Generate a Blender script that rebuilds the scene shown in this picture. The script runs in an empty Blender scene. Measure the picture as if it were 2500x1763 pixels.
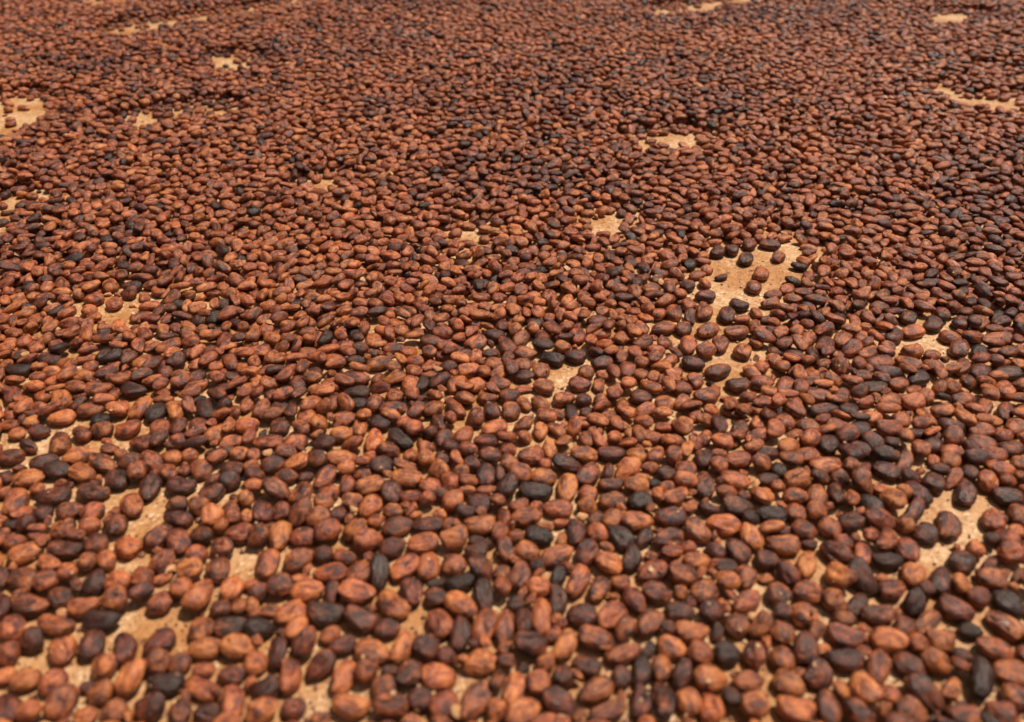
import bpy, math, random, time
import numpy as np
from mathutils import Vector, Euler, noise

T0 = time.time()
C = bpy.context.scene.collection
R = math.radians
rng = np.random.default_rng(7)
random.seed(7)

# ---------------------------------------------------------------- camera, world, sun, exposure
SC = bpy.context.scene
PW, PH, FPX = 2500.0, 1763.0, 1800.0            # photograph size and focal length in its pixels
TH = R(37.9); CAMH = 0.50                       # pitch below the horizon, height of the lens (m)
cam_d = bpy.data.cameras.new('camera'); cam = bpy.data.objects.new('camera', cam_d); C.objects.link(cam)
cam.location = (0, 0, CAMH); cam.rotation_euler = (R(90) - TH, 0, 0)
cam_d.sensor_width = 36; cam_d.lens = 36 * FPX / PW
cam_d.clip_start = 0.01; cam_d.clip_end = 400
cam_d.dof.use_dof = True; cam_d.dof.focus_distance = 0.93; cam_d.dof.aperture_fstop = 3.5
SC.camera = cam
SUN_EL, SUN_AZ = 65.0, 52.0                     # elevation, azimuth from +Y (ahead) towards +X (right)
w = bpy.data.worlds.new('World'); SC.world = w; w.use_nodes = True
nt = w.node_tree; nt.nodes.clear()
sky = nt.nodes.new('ShaderNodeTexSky'); sky.sky_type = 'NISHITA'; sky.sun_disc = False
sky.sun_elevation = R(SUN_EL); sky.sun_rotation = R(SUN_AZ); sky.dust_density = 6.0; sky.ozone_density = 0.3
bg = nt.nodes.new('ShaderNodeBackground'); bg.inputs[1].default_value = 0.05
wo = nt.nodes.new('ShaderNodeOutputWorld')
hz = nt.nodes.new('ShaderNodeHueSaturation'); hz.inputs['Saturation'].default_value = .45    # hazy, milky sky
nt.links.new(sky.outputs[0], hz.inputs['Color']); nt.links.new(hz.outputs[0], bg.inputs[0]); nt.links.new(bg.outputs[0], wo.inputs[0])
sun_d = bpy.data.lights.new('sun', 'SUN'); sun_d.energy = 4.9; sun_d.angle = R(2.5); sun_d.color = (1.0, 0.90, 0.77)
sun = bpy.data.objects.new('sun', sun_d); C.objects.link(sun)
sd = Vector((math.sin(R(SUN_AZ)) * math.cos(R(SUN_EL)), math.cos(R(SUN_AZ)) * math.cos(R(SUN_EL)), math.sin(R(SUN_EL))))
sun.rotation_euler = sd.to_track_quat('Z', 'Y').to_euler(); sun.location = (0, 0, 5)
SC.view_settings.view_transform = 'Standard'; SC.view_settings.look = 'None'
SC.view_settings.exposure = 0.0; SC.view_settings.gamma = 1.0; SC.view_settings.use_curve_mapping = False
SC.cycles.max_bounces = 6; SC.cycles.diffuse_bounces = 2

# ---------------------------------------------------------------- materials
def new_mat(name):
    m = bpy.data.materials.new(name); m.use_nodes = True
    return m, m.node_tree, m.node_tree.nodes['Principled BSDF']
def N(nt, t, **kw):
    n = nt.nodes.new(t)
    for k, v in kw.items():
        if k.startswith('_'): n.inputs[int(k[1:])].default_value = v
        else: setattr(n, k, v)
    return n
def mathn(nt, op, a, b=None, c=None, clamp=False):
    n = nt.nodes.new('ShaderNodeMath'); n.operation = op; n.use_clamp = clamp
    for i, v in enumerate((a, b, c)):
        if v is None: continue
        if isinstance(v, (int, float)): n.inputs[i].default_value = v
        else: nt.links.new(v, n.inputs[i])
    return n.outputs[0]
def ramp(nt, fac, stops, interp='LINEAR'):
    n = nt.nodes.new('ShaderNodeValToRGB'); e = n.color_ramp.elements; n.color_ramp.interpolation = interp
    while len(e) < len(stops): e.new(0.5)
    for el, (p, c) in zip(e, stops): el.position = p; el.color = (*c, 1) if len(c) == 3 else c
    if fac is not None: nt.links.new(fac, n.inputs[0])
    return n.outputs[0]

def bean_material(attr_type):
    m, nt, B = new_mat('bean_skin' if attr_type == 'OBJECT' else 'bean_skin_heap')
    L = nt.links.new
    at = N(nt, 'ShaderNodeAttribute', attribute_type=attr_type, attribute_name='tone')
    tone = at.outputs['Fac']
    oi = N(nt, 'ShaderNodeObjectInfo')
    tc = N(nt, 'ShaderNodeTexCoord')
    off = N(nt, 'ShaderNodeVectorMath', operation='SCALE'); L(oi.outputs['Random'], off.inputs['Scale']); off.inputs[0].default_value = (37, 91, 53)
    vec = N(nt, 'ShaderNodeVectorMath', operation='ADD'); L(tc.outputs['Object'], vec.inputs[0]); L(off.outputs[0], vec.inputs[1])
    n1 = N(nt, 'ShaderNodeTexNoise'); n1.inputs['Scale'].default_value = 1.15; n1.inputs['Detail'].default_value = 3.5; n1.inputs['Roughness'].default_value = .55; n1.inputs['Distortion'].default_value = .6
    n2 = N(nt, 'ShaderNodeTexNoise'); n2.inputs['Scale'].default_value = 5.5; n2.inputs['Detail'].default_value = 5; n2.inputs['Roughness'].default_value = .65
    L(vec.outputs[0], n1.inputs['Vector']); L(vec.outputs[0], n2.inputs['Vector'])
    a = mathn(nt, 'MULTIPLY', mathn(nt, 'SUBTRACT', n1.outputs['Fac'], .5), 2.1)
    b = mathn(nt, 'MULTIPLY', mathn(nt, 'SUBTRACT', n2.outputs['Fac'], .5), 1.1)
    n4 = N(nt, 'ShaderNodeTexNoise'); n4.inputs['Scale'].default_value = 2.3; n4.inputs['Detail'].default_value = 2; n4.inputs['Distortion'].default_value = 1.0; L(vec.outputs[0], n4.inputs['Vector'])
    vein = mathn(nt, 'SUBTRACT', 1.0, mathn(nt, 'MULTIPLY', mathn(nt, 'ABSOLUTE', mathn(nt, 'SUBTRACT', n4.outputs['Fac'], .5)), 26, clamp=True), clamp=True)   # dark creases in the skin
    ab = mathn(nt, 'SUBTRACT', mathn(nt, 'ADD', a, b), mathn(nt, 'MULTIPLY', vein, .13))
    amp = mathn(nt, 'ADD', mathn(nt, 'MULTIPLY', tone, 0.9, clamp=True), .28)
    v = mathn(nt, 'ADD', tone, mathn(nt, 'MULTIPLY', ab, amp))
    col = ramp(nt, v, [(0.0, (.027, .015, .011)), (.17, (.038, .018, .012)), (.34, (.072, .022, .015)), (.48, (.150, .040, .020)), (.66, (.285, .076, .030)), (.88, (.425, .124, .040)), (1.0, (.50, .165, .054))])
    pale = N(nt, 'ShaderNodeMix', data_type='RGBA'); L(mathn(nt, 'MULTIPLY', mathn(nt, 'GREATER_THAN', tone, 1.05), .75), pale.inputs[0]); L(col, pale.inputs[6]); pale.inputs[7].default_value = (.56, .30, .14, 1)
    hs = N(nt, 'ShaderNodeHueSaturation'); L(pale.outputs[2], hs.inputs['Color'])
    L(mathn(nt, 'MULTIPLY_ADD', oi.outputs['Random'], .010, .4965), hs.inputs['Hue'])
    wn = N(nt, 'ShaderNodeTexWhiteNoise', noise_dimensions='1D'); L(oi.outputs['Random'], wn.inputs['W'])
    L(mathn(nt, 'MULTIPLY_ADD', wn.outputs['Value'], .34, .84), hs.inputs['Value'])
    hs.inputs['Saturation'].default_value = 1.0
    L(hs.outputs[0], B.inputs['Base Color'])
    L(mathn(nt, 'MULTIPLY_ADD', n2.outputs['Fac'], .42, .09), B.inputs['Roughness'])
    B.inputs['Specular IOR Level'].default_value = 0.40
    wv = N(nt, 'ShaderNodeMapping'); wv.inputs['Scale'].default_value = (1.3, 4.0, 4.0); L(vec.outputs[0], wv.inputs['Vector'])
    n3 = N(nt, 'ShaderNodeTexNoise'); n3.inputs['Scale'].default_value = 3.2; n3.inputs['Detail'].default_value = 6; n3.inputs['Roughness'].default_value = .6
    L(wv.outputs[0], n3.inputs['Vector'])
    bp = N(nt, 'ShaderNodeBump'); bp.inputs['Strength'].default_value = .45; bp.inputs['Distance'].default_value = .0016
    L(mathn(nt, 'SUBTRACT', mathn(nt, 'ADD', n3.outputs['Fac'], mathn(nt, 'MULTIPLY', n2.outputs['Fac'], .6)), mathn(nt, 'MULTIPLY', vein, .45)), bp.inputs['Height'])
    L(bp.outputs[0], B.inputs['Normal'])
    return m
M_BEAN = bean_material('OBJECT'); M_HEAP = bean_material('INSTANCER')

def floor_material():
    m, nt, B = new_mat('tan_board')
    L = nt.links.new
    tc = N(nt, 'ShaderNodeTexCoord')
    n1 = N(nt, 'ShaderNodeTexNoise'); n1.inputs['Scale'].default_value = 14; n1.inputs['Detail'].default_value = 4
    n2 = N(nt, 'ShaderNodeTexNoise'); n2.inputs['Scale'].default_value = 190; n2.inputs['Detail'].default_value = 6; n2.inputs['Roughness'].default_value = .65; n2.inputs['Distortion'].default_value = .8
    n3 = N(nt, 'ShaderNodeTexNoise'); n3.inputs['Scale'].default_value = 260; n3.inputs['Detail'].default_value = 3
    vo = N(nt, 'ShaderNodeTexVoronoi', feature='F1'); vo.inputs['Scale'].default_value = 170
    wp = N(nt, 'ShaderNodeVectorMath', operation='MULTIPLY_ADD'); L(n2.outputs['Color'], wp.inputs[0]); wp.inputs[1].default_value = (.008, .008, 0); L(tc.outputs['Object'], wp.inputs[2])
    for n in (n1, n2, n3): L(tc.outputs['Object'], n.inputs['Vector'])
    L(wp.outputs[0], vo.inputs['Vector'])
    base = ramp(nt, n1.outputs['Fac'], [(.40, (.40, .180, .060)), (.5, (.465, .240, .100)), (.60, (.53, .31, .155))])
    fine = ramp(nt, n2.outputs['Fac'], [(.34, (.48, .38, .30)), (.46, (.92, .88, .84)), (.54, (1, 1, 1)), (.64, (1.2, 1.35, 1.6))])
    mx = N(nt, 'ShaderNodeMix', data_type='RGBA', blend_type='MULTIPLY'); mx.inputs[0].default_value = 1.0
    L(base, mx.inputs[6]); L(fine, mx.inputs[7])
    fl = mathn(nt, 'MULTIPLY', ramp(nt, vo.outputs['Distance'], [(.14, (1, 1, 1)), (.34, (0, 0, 0))]), ramp(nt, n1.outputs['Fac'], [(.40, (0, 0, 0)), (.56, (1, 1, 1))]))
    mx2 = N(nt, 'ShaderNodeMix', data_type='RGBA'); L(mathn(nt, 'MULTIPLY', fl, .75), mx2.inputs[0]); L(mx.outputs[2], mx2.inputs[6]); mx2.inputs[7].default_value = (.76, .58, .38, 1)
    sp = ramp(nt, n3.outputs['Fac'], [(.70, (0, 0, 0)), (.76, (1, 1, 1))])
    mx3 = N(nt, 'ShaderNodeMix', data_type='RGBA'); L(mathn(nt, 'MULTIPLY', sp, .6), mx3.inputs[0]); L(mx2.outputs[2], mx3.inputs[6]); mx3.inputs[7].default_value = (.20, .09, .035, 1)
    L(mx3.outputs[2], B.inputs['Base Color']); B.inputs['Roughness'].default_value = .62
    B.inputs['Specular IOR Level'].default_value = .3
    bp = N(nt, 'ShaderNodeBump'); bp.inputs['Strength'].default_value = .6; bp.inputs['Distance'].default_value = .0012
    L(mathn(nt, 'ADD', n2.outputs['Fac'], mathn(nt, 'MULTIPLY', vo.outputs['Distance'], -.3)), bp.inputs['Height']); L(bp.outputs[0], B.inputs['Normal'])
    return m

# ---------------------------------------------------------------- ground: one board-coloured sheet to the horizon
def grid_mesh(name, x0, x1, y0, y1, nx, ny, f):
    xs = np.linspace(x0, x1, nx + 1); ys = np.linspace(y0, y1, ny + 1)
    v = [(x, y, f(x, y)) for y in ys for x in xs]
    fs = [(j * (nx + 1) + i, j * (nx + 1) + i + 1, (j + 1) * (nx + 1) + i + 1, (j + 1) * (nx + 1) + i) for j in range(ny) for i in range(nx)]
    me = bpy.data.meshes.new(name); me.from_pydata(v, [], fs); me.polygons.foreach_set('use_smooth', [True] * len(fs)); return me
gme = grid_mesh('ground', -60, 60, -60, 60, 8, 8, lambda x, y: 0.0)
gme.materials.append(floor_material())
ground = bpy.data.objects.new('ground', gme); C.objects.link(ground)
ground['kind'] = 'structure'; ground['label'] = 'tan speckled drying floor showing between the beans'

# ---------------------------------------------------------------- bean shapes
import bmesh
def ico(sub):
    bm = bmesh.new(); bmesh.ops.create_icosphere(bm, subdivisions=sub, radius=1.0)
    v = np.array([x.co[:] for x in bm.verts]); f = [[q.index for q in p.verts] for p in bm.faces]; bm.free(); return v, f
ICO4, ICO3 = ico(4), ico(3)
KINDS = ['oval'] * 6 + ['kidney'] * 5 + ['round'] * 5 + ['curl'] * 5 + ['split'] * 4 + ['lump'] * 4 + ['chip'] * 3
def bean_mesh(i, kind, base, name):
    r = random.Random(100 + i)
    P, F = base
    p = P.copy()
    e = {'oval': .88, 'kidney': .87, 'round': .95, 'curl': .9, 'split': .88, 'lump': .9, 'chip': .85}[kind]
    p = np.sign(p) * np.abs(p) ** e                                        # slightly squarer than an ellipsoid
    x, y, z = p[:, 0].copy(), p[:, 1].copy(), p[:, 2].copy()
    t = r.uniform(-.22, .22)
    y *= 1 + t * x; z *= 1 + t * .7 * x                                    # one end fatter
    y *= 1 + r.uniform(-.1, .14) * (1 - x * x)
    z = np.where(z < 0, z * r.uniform(.7, .9), z)                          # flatter underside
    # lumps from smooth noise, in direction space
    o = Vector((r.uniform(0, 90), r.uniform(0, 90), r.uniform(0, 90)))
    lo = {'oval': .08, 'kidney': .08, 'round': .08, 'curl': .13, 'split': .10, 'lump': .20, 'chip': .3}[kind]
    n1 = np.array([noise.noise(Vector(q) * 1.25 + o) for q in P]); n2 = np.array([noise.noise(Vector(q) * 2.8 + o * 1.7) for q in P])
    n3 = np.array([abs(noise.noise(Vector((q[0] * 1.6, q[1] * 6.5, q[2] * 6.5)) + o * .6)) for q in P])
    s = 1 + lo * n1 + .075 * n2 - .06 * n3
    x, y, z = x * s, y * s, z * s
    ax = r.uniform(-.2, .2); ay = r.uniform(-.35, .35)
    if kind in ('oval', 'kidney', 'round', 'split', 'curl'):
        cw = r.uniform(.10, .2) if kind != 'split' else .13
        cd = r.uniform(.02, .16) if kind != 'split' else r.uniform(.25, .5)
        line = ay + .18 * np.sin(x * r.uniform(1.5, 3) + r.uniform(0, 6))
        g = np.exp(-((y - line) / cw) ** 2) * np.clip(1.1 - (x - ax) ** 2 * 1.7, 0, 1) * (P[:, 2] > -.1)
        z -= cd * g
    if kind in ('oval', 'round', 'lump', 'kidney') and r.random() < .6:     # a pit or a scar
        d = ((x - ax) / .28) ** 2 + ((y - ay) / .24) ** 2
        z -= r.uniform(.12, .32) * np.exp(-d) * (P[:, 2] > 0)
    if kind == 'kidney':
        k = r.uniform(.25, .5); y = y * .95 + k * (x * x - .4)
        y += -.0 * x; z -= .12 * np.exp(-((x / .4) ** 2 + ((y + .1) / .5) ** 2))
    if kind == 'curl':                                                     # bent round into a C or a hook
        A = r.uniform(1.3, 2.5); th = x * A * .5; rad = 2.1 / A
        yy = y * .62
        x, y = np.sin(th) * (rad + yy), rad - np.cos(th) * (rad + yy)
        z = z + .12 * np.sin(th * 2)
    if kind == 'chip':                                                     # a broken piece with flat faces
        for _ in range(3):
            n = Vector((r.uniform(-1, 1), r.uniform(-1, 1), r.uniform(-.2, 1))).normalized(); d = r.uniform(.4, .62)
            h = x * n[0] + y * n[1] + z * n[2] - d; h = np.clip(h, 0, None) * .9
            x -= h * n[0]; y -= h * n[1]; z -= h * n[2]
    tw = r.uniform(-.3, .3) * x; y, z = y * np.cos(tw) - z * np.sin(tw), y * np.sin(tw) + z * np.cos(tw)
    v = np.stack([x, y, z], 1)
    mn, mx = v.min(0), v.max(0); v = (v - (mn + mx) / 2) / ((mx - mn) / 2)  # fills the unit box
    me = bpy.data.meshes.new(name); me.from_pydata(v.tolist(), [], F); me.polygons.foreach_set('use_smooth', [True] * len(F))
    return me
MESH_OWN, MESH_HEAP = [], []
for i, k in enumerate(KINDS):
    a = bean_mesh(i, k, ICO4, 'bean_' + k); a.materials.append(M_BEAN); MESH_OWN.append(a)
    b = bean_mesh(i, k, ICO3, 'heap_bean_' + k); b.materials.append(M_HEAP); MESH_HEAP.append(b)
IDX = {k: [i for i, q in enumerate(KINDS) if q == k] for k in set(KINDS)}
print('shapes', round(time.time() - T0, 1))
BARE = '''
A 0 1100 2.442
640 200,780 170,840 160,840 260,740 270,720 300,660 350,640 330
730 380,860 330,870 260,960 200,1000 260,990 400,980 440,880 490,860 640,790 640,730 640,690 600,700 560,650 510,760 470
960 230,1200 280,1340 280,1300 340,1180 300,1000 290
690 640,860 620,900 610,880 680,790 700,770 740,700 700
1400 580,1560 540,1560 740,1430 740,1390 640
770 920,880 910,900 960,1030 960,1060 900,1120 890,1120 960,1200 980,1140 1050,1130 1160,1060 1190,1050 1080,1000 1070,860 1160,810 1120,720 1090,710 990
600 880,640 860,640 940,610 970
420 1040,490 1070,490 1200,440 1220,450 1130,420 1100
100 1260,290 1180,300 1240,400 1280,540 1240,530 1380,440 1400,400 1330,380 1290,260 1340,120 1310
690 1280,720 1260,760 1270,700 1400,660 1380
610 1130,680 1120,690 1210,610 1210
B 600 1100 2.442
0 550,80 540,110 580,80 640,60 760,0 740
190 560,280 570,290 600,210 640,180 620
950 940,1060 910,1110 950,1100 1040,1080 1090,1020 1110,950 1190,880 1190,860 1250,830 1170,800 1130,900 1110
600 1190,660 1160,680 1240,650 1260
330 1400,500 1300,500 1450,490 1570,420 1570,360 1570,350 1460
650 1290,700 1270,720 1290,660 1340
1150 560,1190 540,1180 640,1150 620
490 170,570 110,570 200,520 210
C 1200 1100 2.442
370 170,410 150,420 200,400 300,370 290
520 110,560 80,560 140,525 170
590 700,620 680,640 740,610 750
790 700,850 720,860 780,820 770
D 1840 1100 2.442
660 110,700 90,840 140,830 220,780 210,700 190
1010 310,1070 230,1110 200,1200 230,1230 300,1340 320,1400 260,1430 320,1360 360,1370 450,1380 480,1370 570,1330 580,1250 540,1230 480,1230 390,1190 340,1130 340,1110 400,1090 440,1020 420
1000 590,1110 550,1160 580,1190 660,1290 720,1310 780,1250 760,1160 730,1090 690,1020 700,980 660
1000 840,1050 900,1100 930,1130 990,1250 1030,1260 1080,1230 1110,1100 1080,1090 1000,990 940
1310 960,1360 950,1370 1010,1310 1020
60 1470,150 1480,140 1540,80 1560
390 630,430 700,420 740,370 760,370 680
240 880,260 860,260 920,230 930
W 0 0 0.9184
0 225,60 218,120 230,100 240,90 262,60 275,10 302,0 302
240 68,340 46,420 40,500 27,600 12,660 -4,720 -4,640 12,540 32,440 50,380 62,300 74
190 -5,280 -5,270 9,210 10
485 125,565 128,565 150,520 152,490 148
270 268,330 250,410 243,410 254,330 272
465 237,510 235,508 254,468 256
0 465,20 440,75 440,60 462,25 475,22 500,0 502
1480 300,1555 293,1556 318,1500 322
1430 310,1475 300,1478 318,1440 322
1340 482,1388 480,1380 510,1335 508
1615 578,1690 566,1720 550,1780 545,1788 560,1760 600,1760 620,1705 640,1692 665,1642 692,1612 722,1570 737,1525 747,1520 735,1560 700,1604 662,1596 640,1600 600
1598 780,1650 785,1665 810,1640 845,1600 815
1205 850,1240 820,1300 815,1270 850,1280 880,1235 885
2028 762,2060 742,2110 745,2110 765,2060 778
2090 200,2130 195,2160 215,2296 222,2296 246,2240 246,2170 236
1470 22,1560 8,1660 -4,1740 -4,1640 12,1540 30,1480 32
2060 45,2120 28,2200 30,2170 45,2090 55
2200 150,2260 155,2240 165,2200 160
240 668,290 655,280 675,310 690,290 702,240 695
1100 950,1150 935,1150 985,1110 980
915 992,970 990,970 1010,920 1012
110 975,170 945,200 950,190 985,120 1005
250 935,335 915,340 935,270 962
700 405,760 390,765 405,715 415
1040 512,1090 505,1085 520,1045 524
'''
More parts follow.
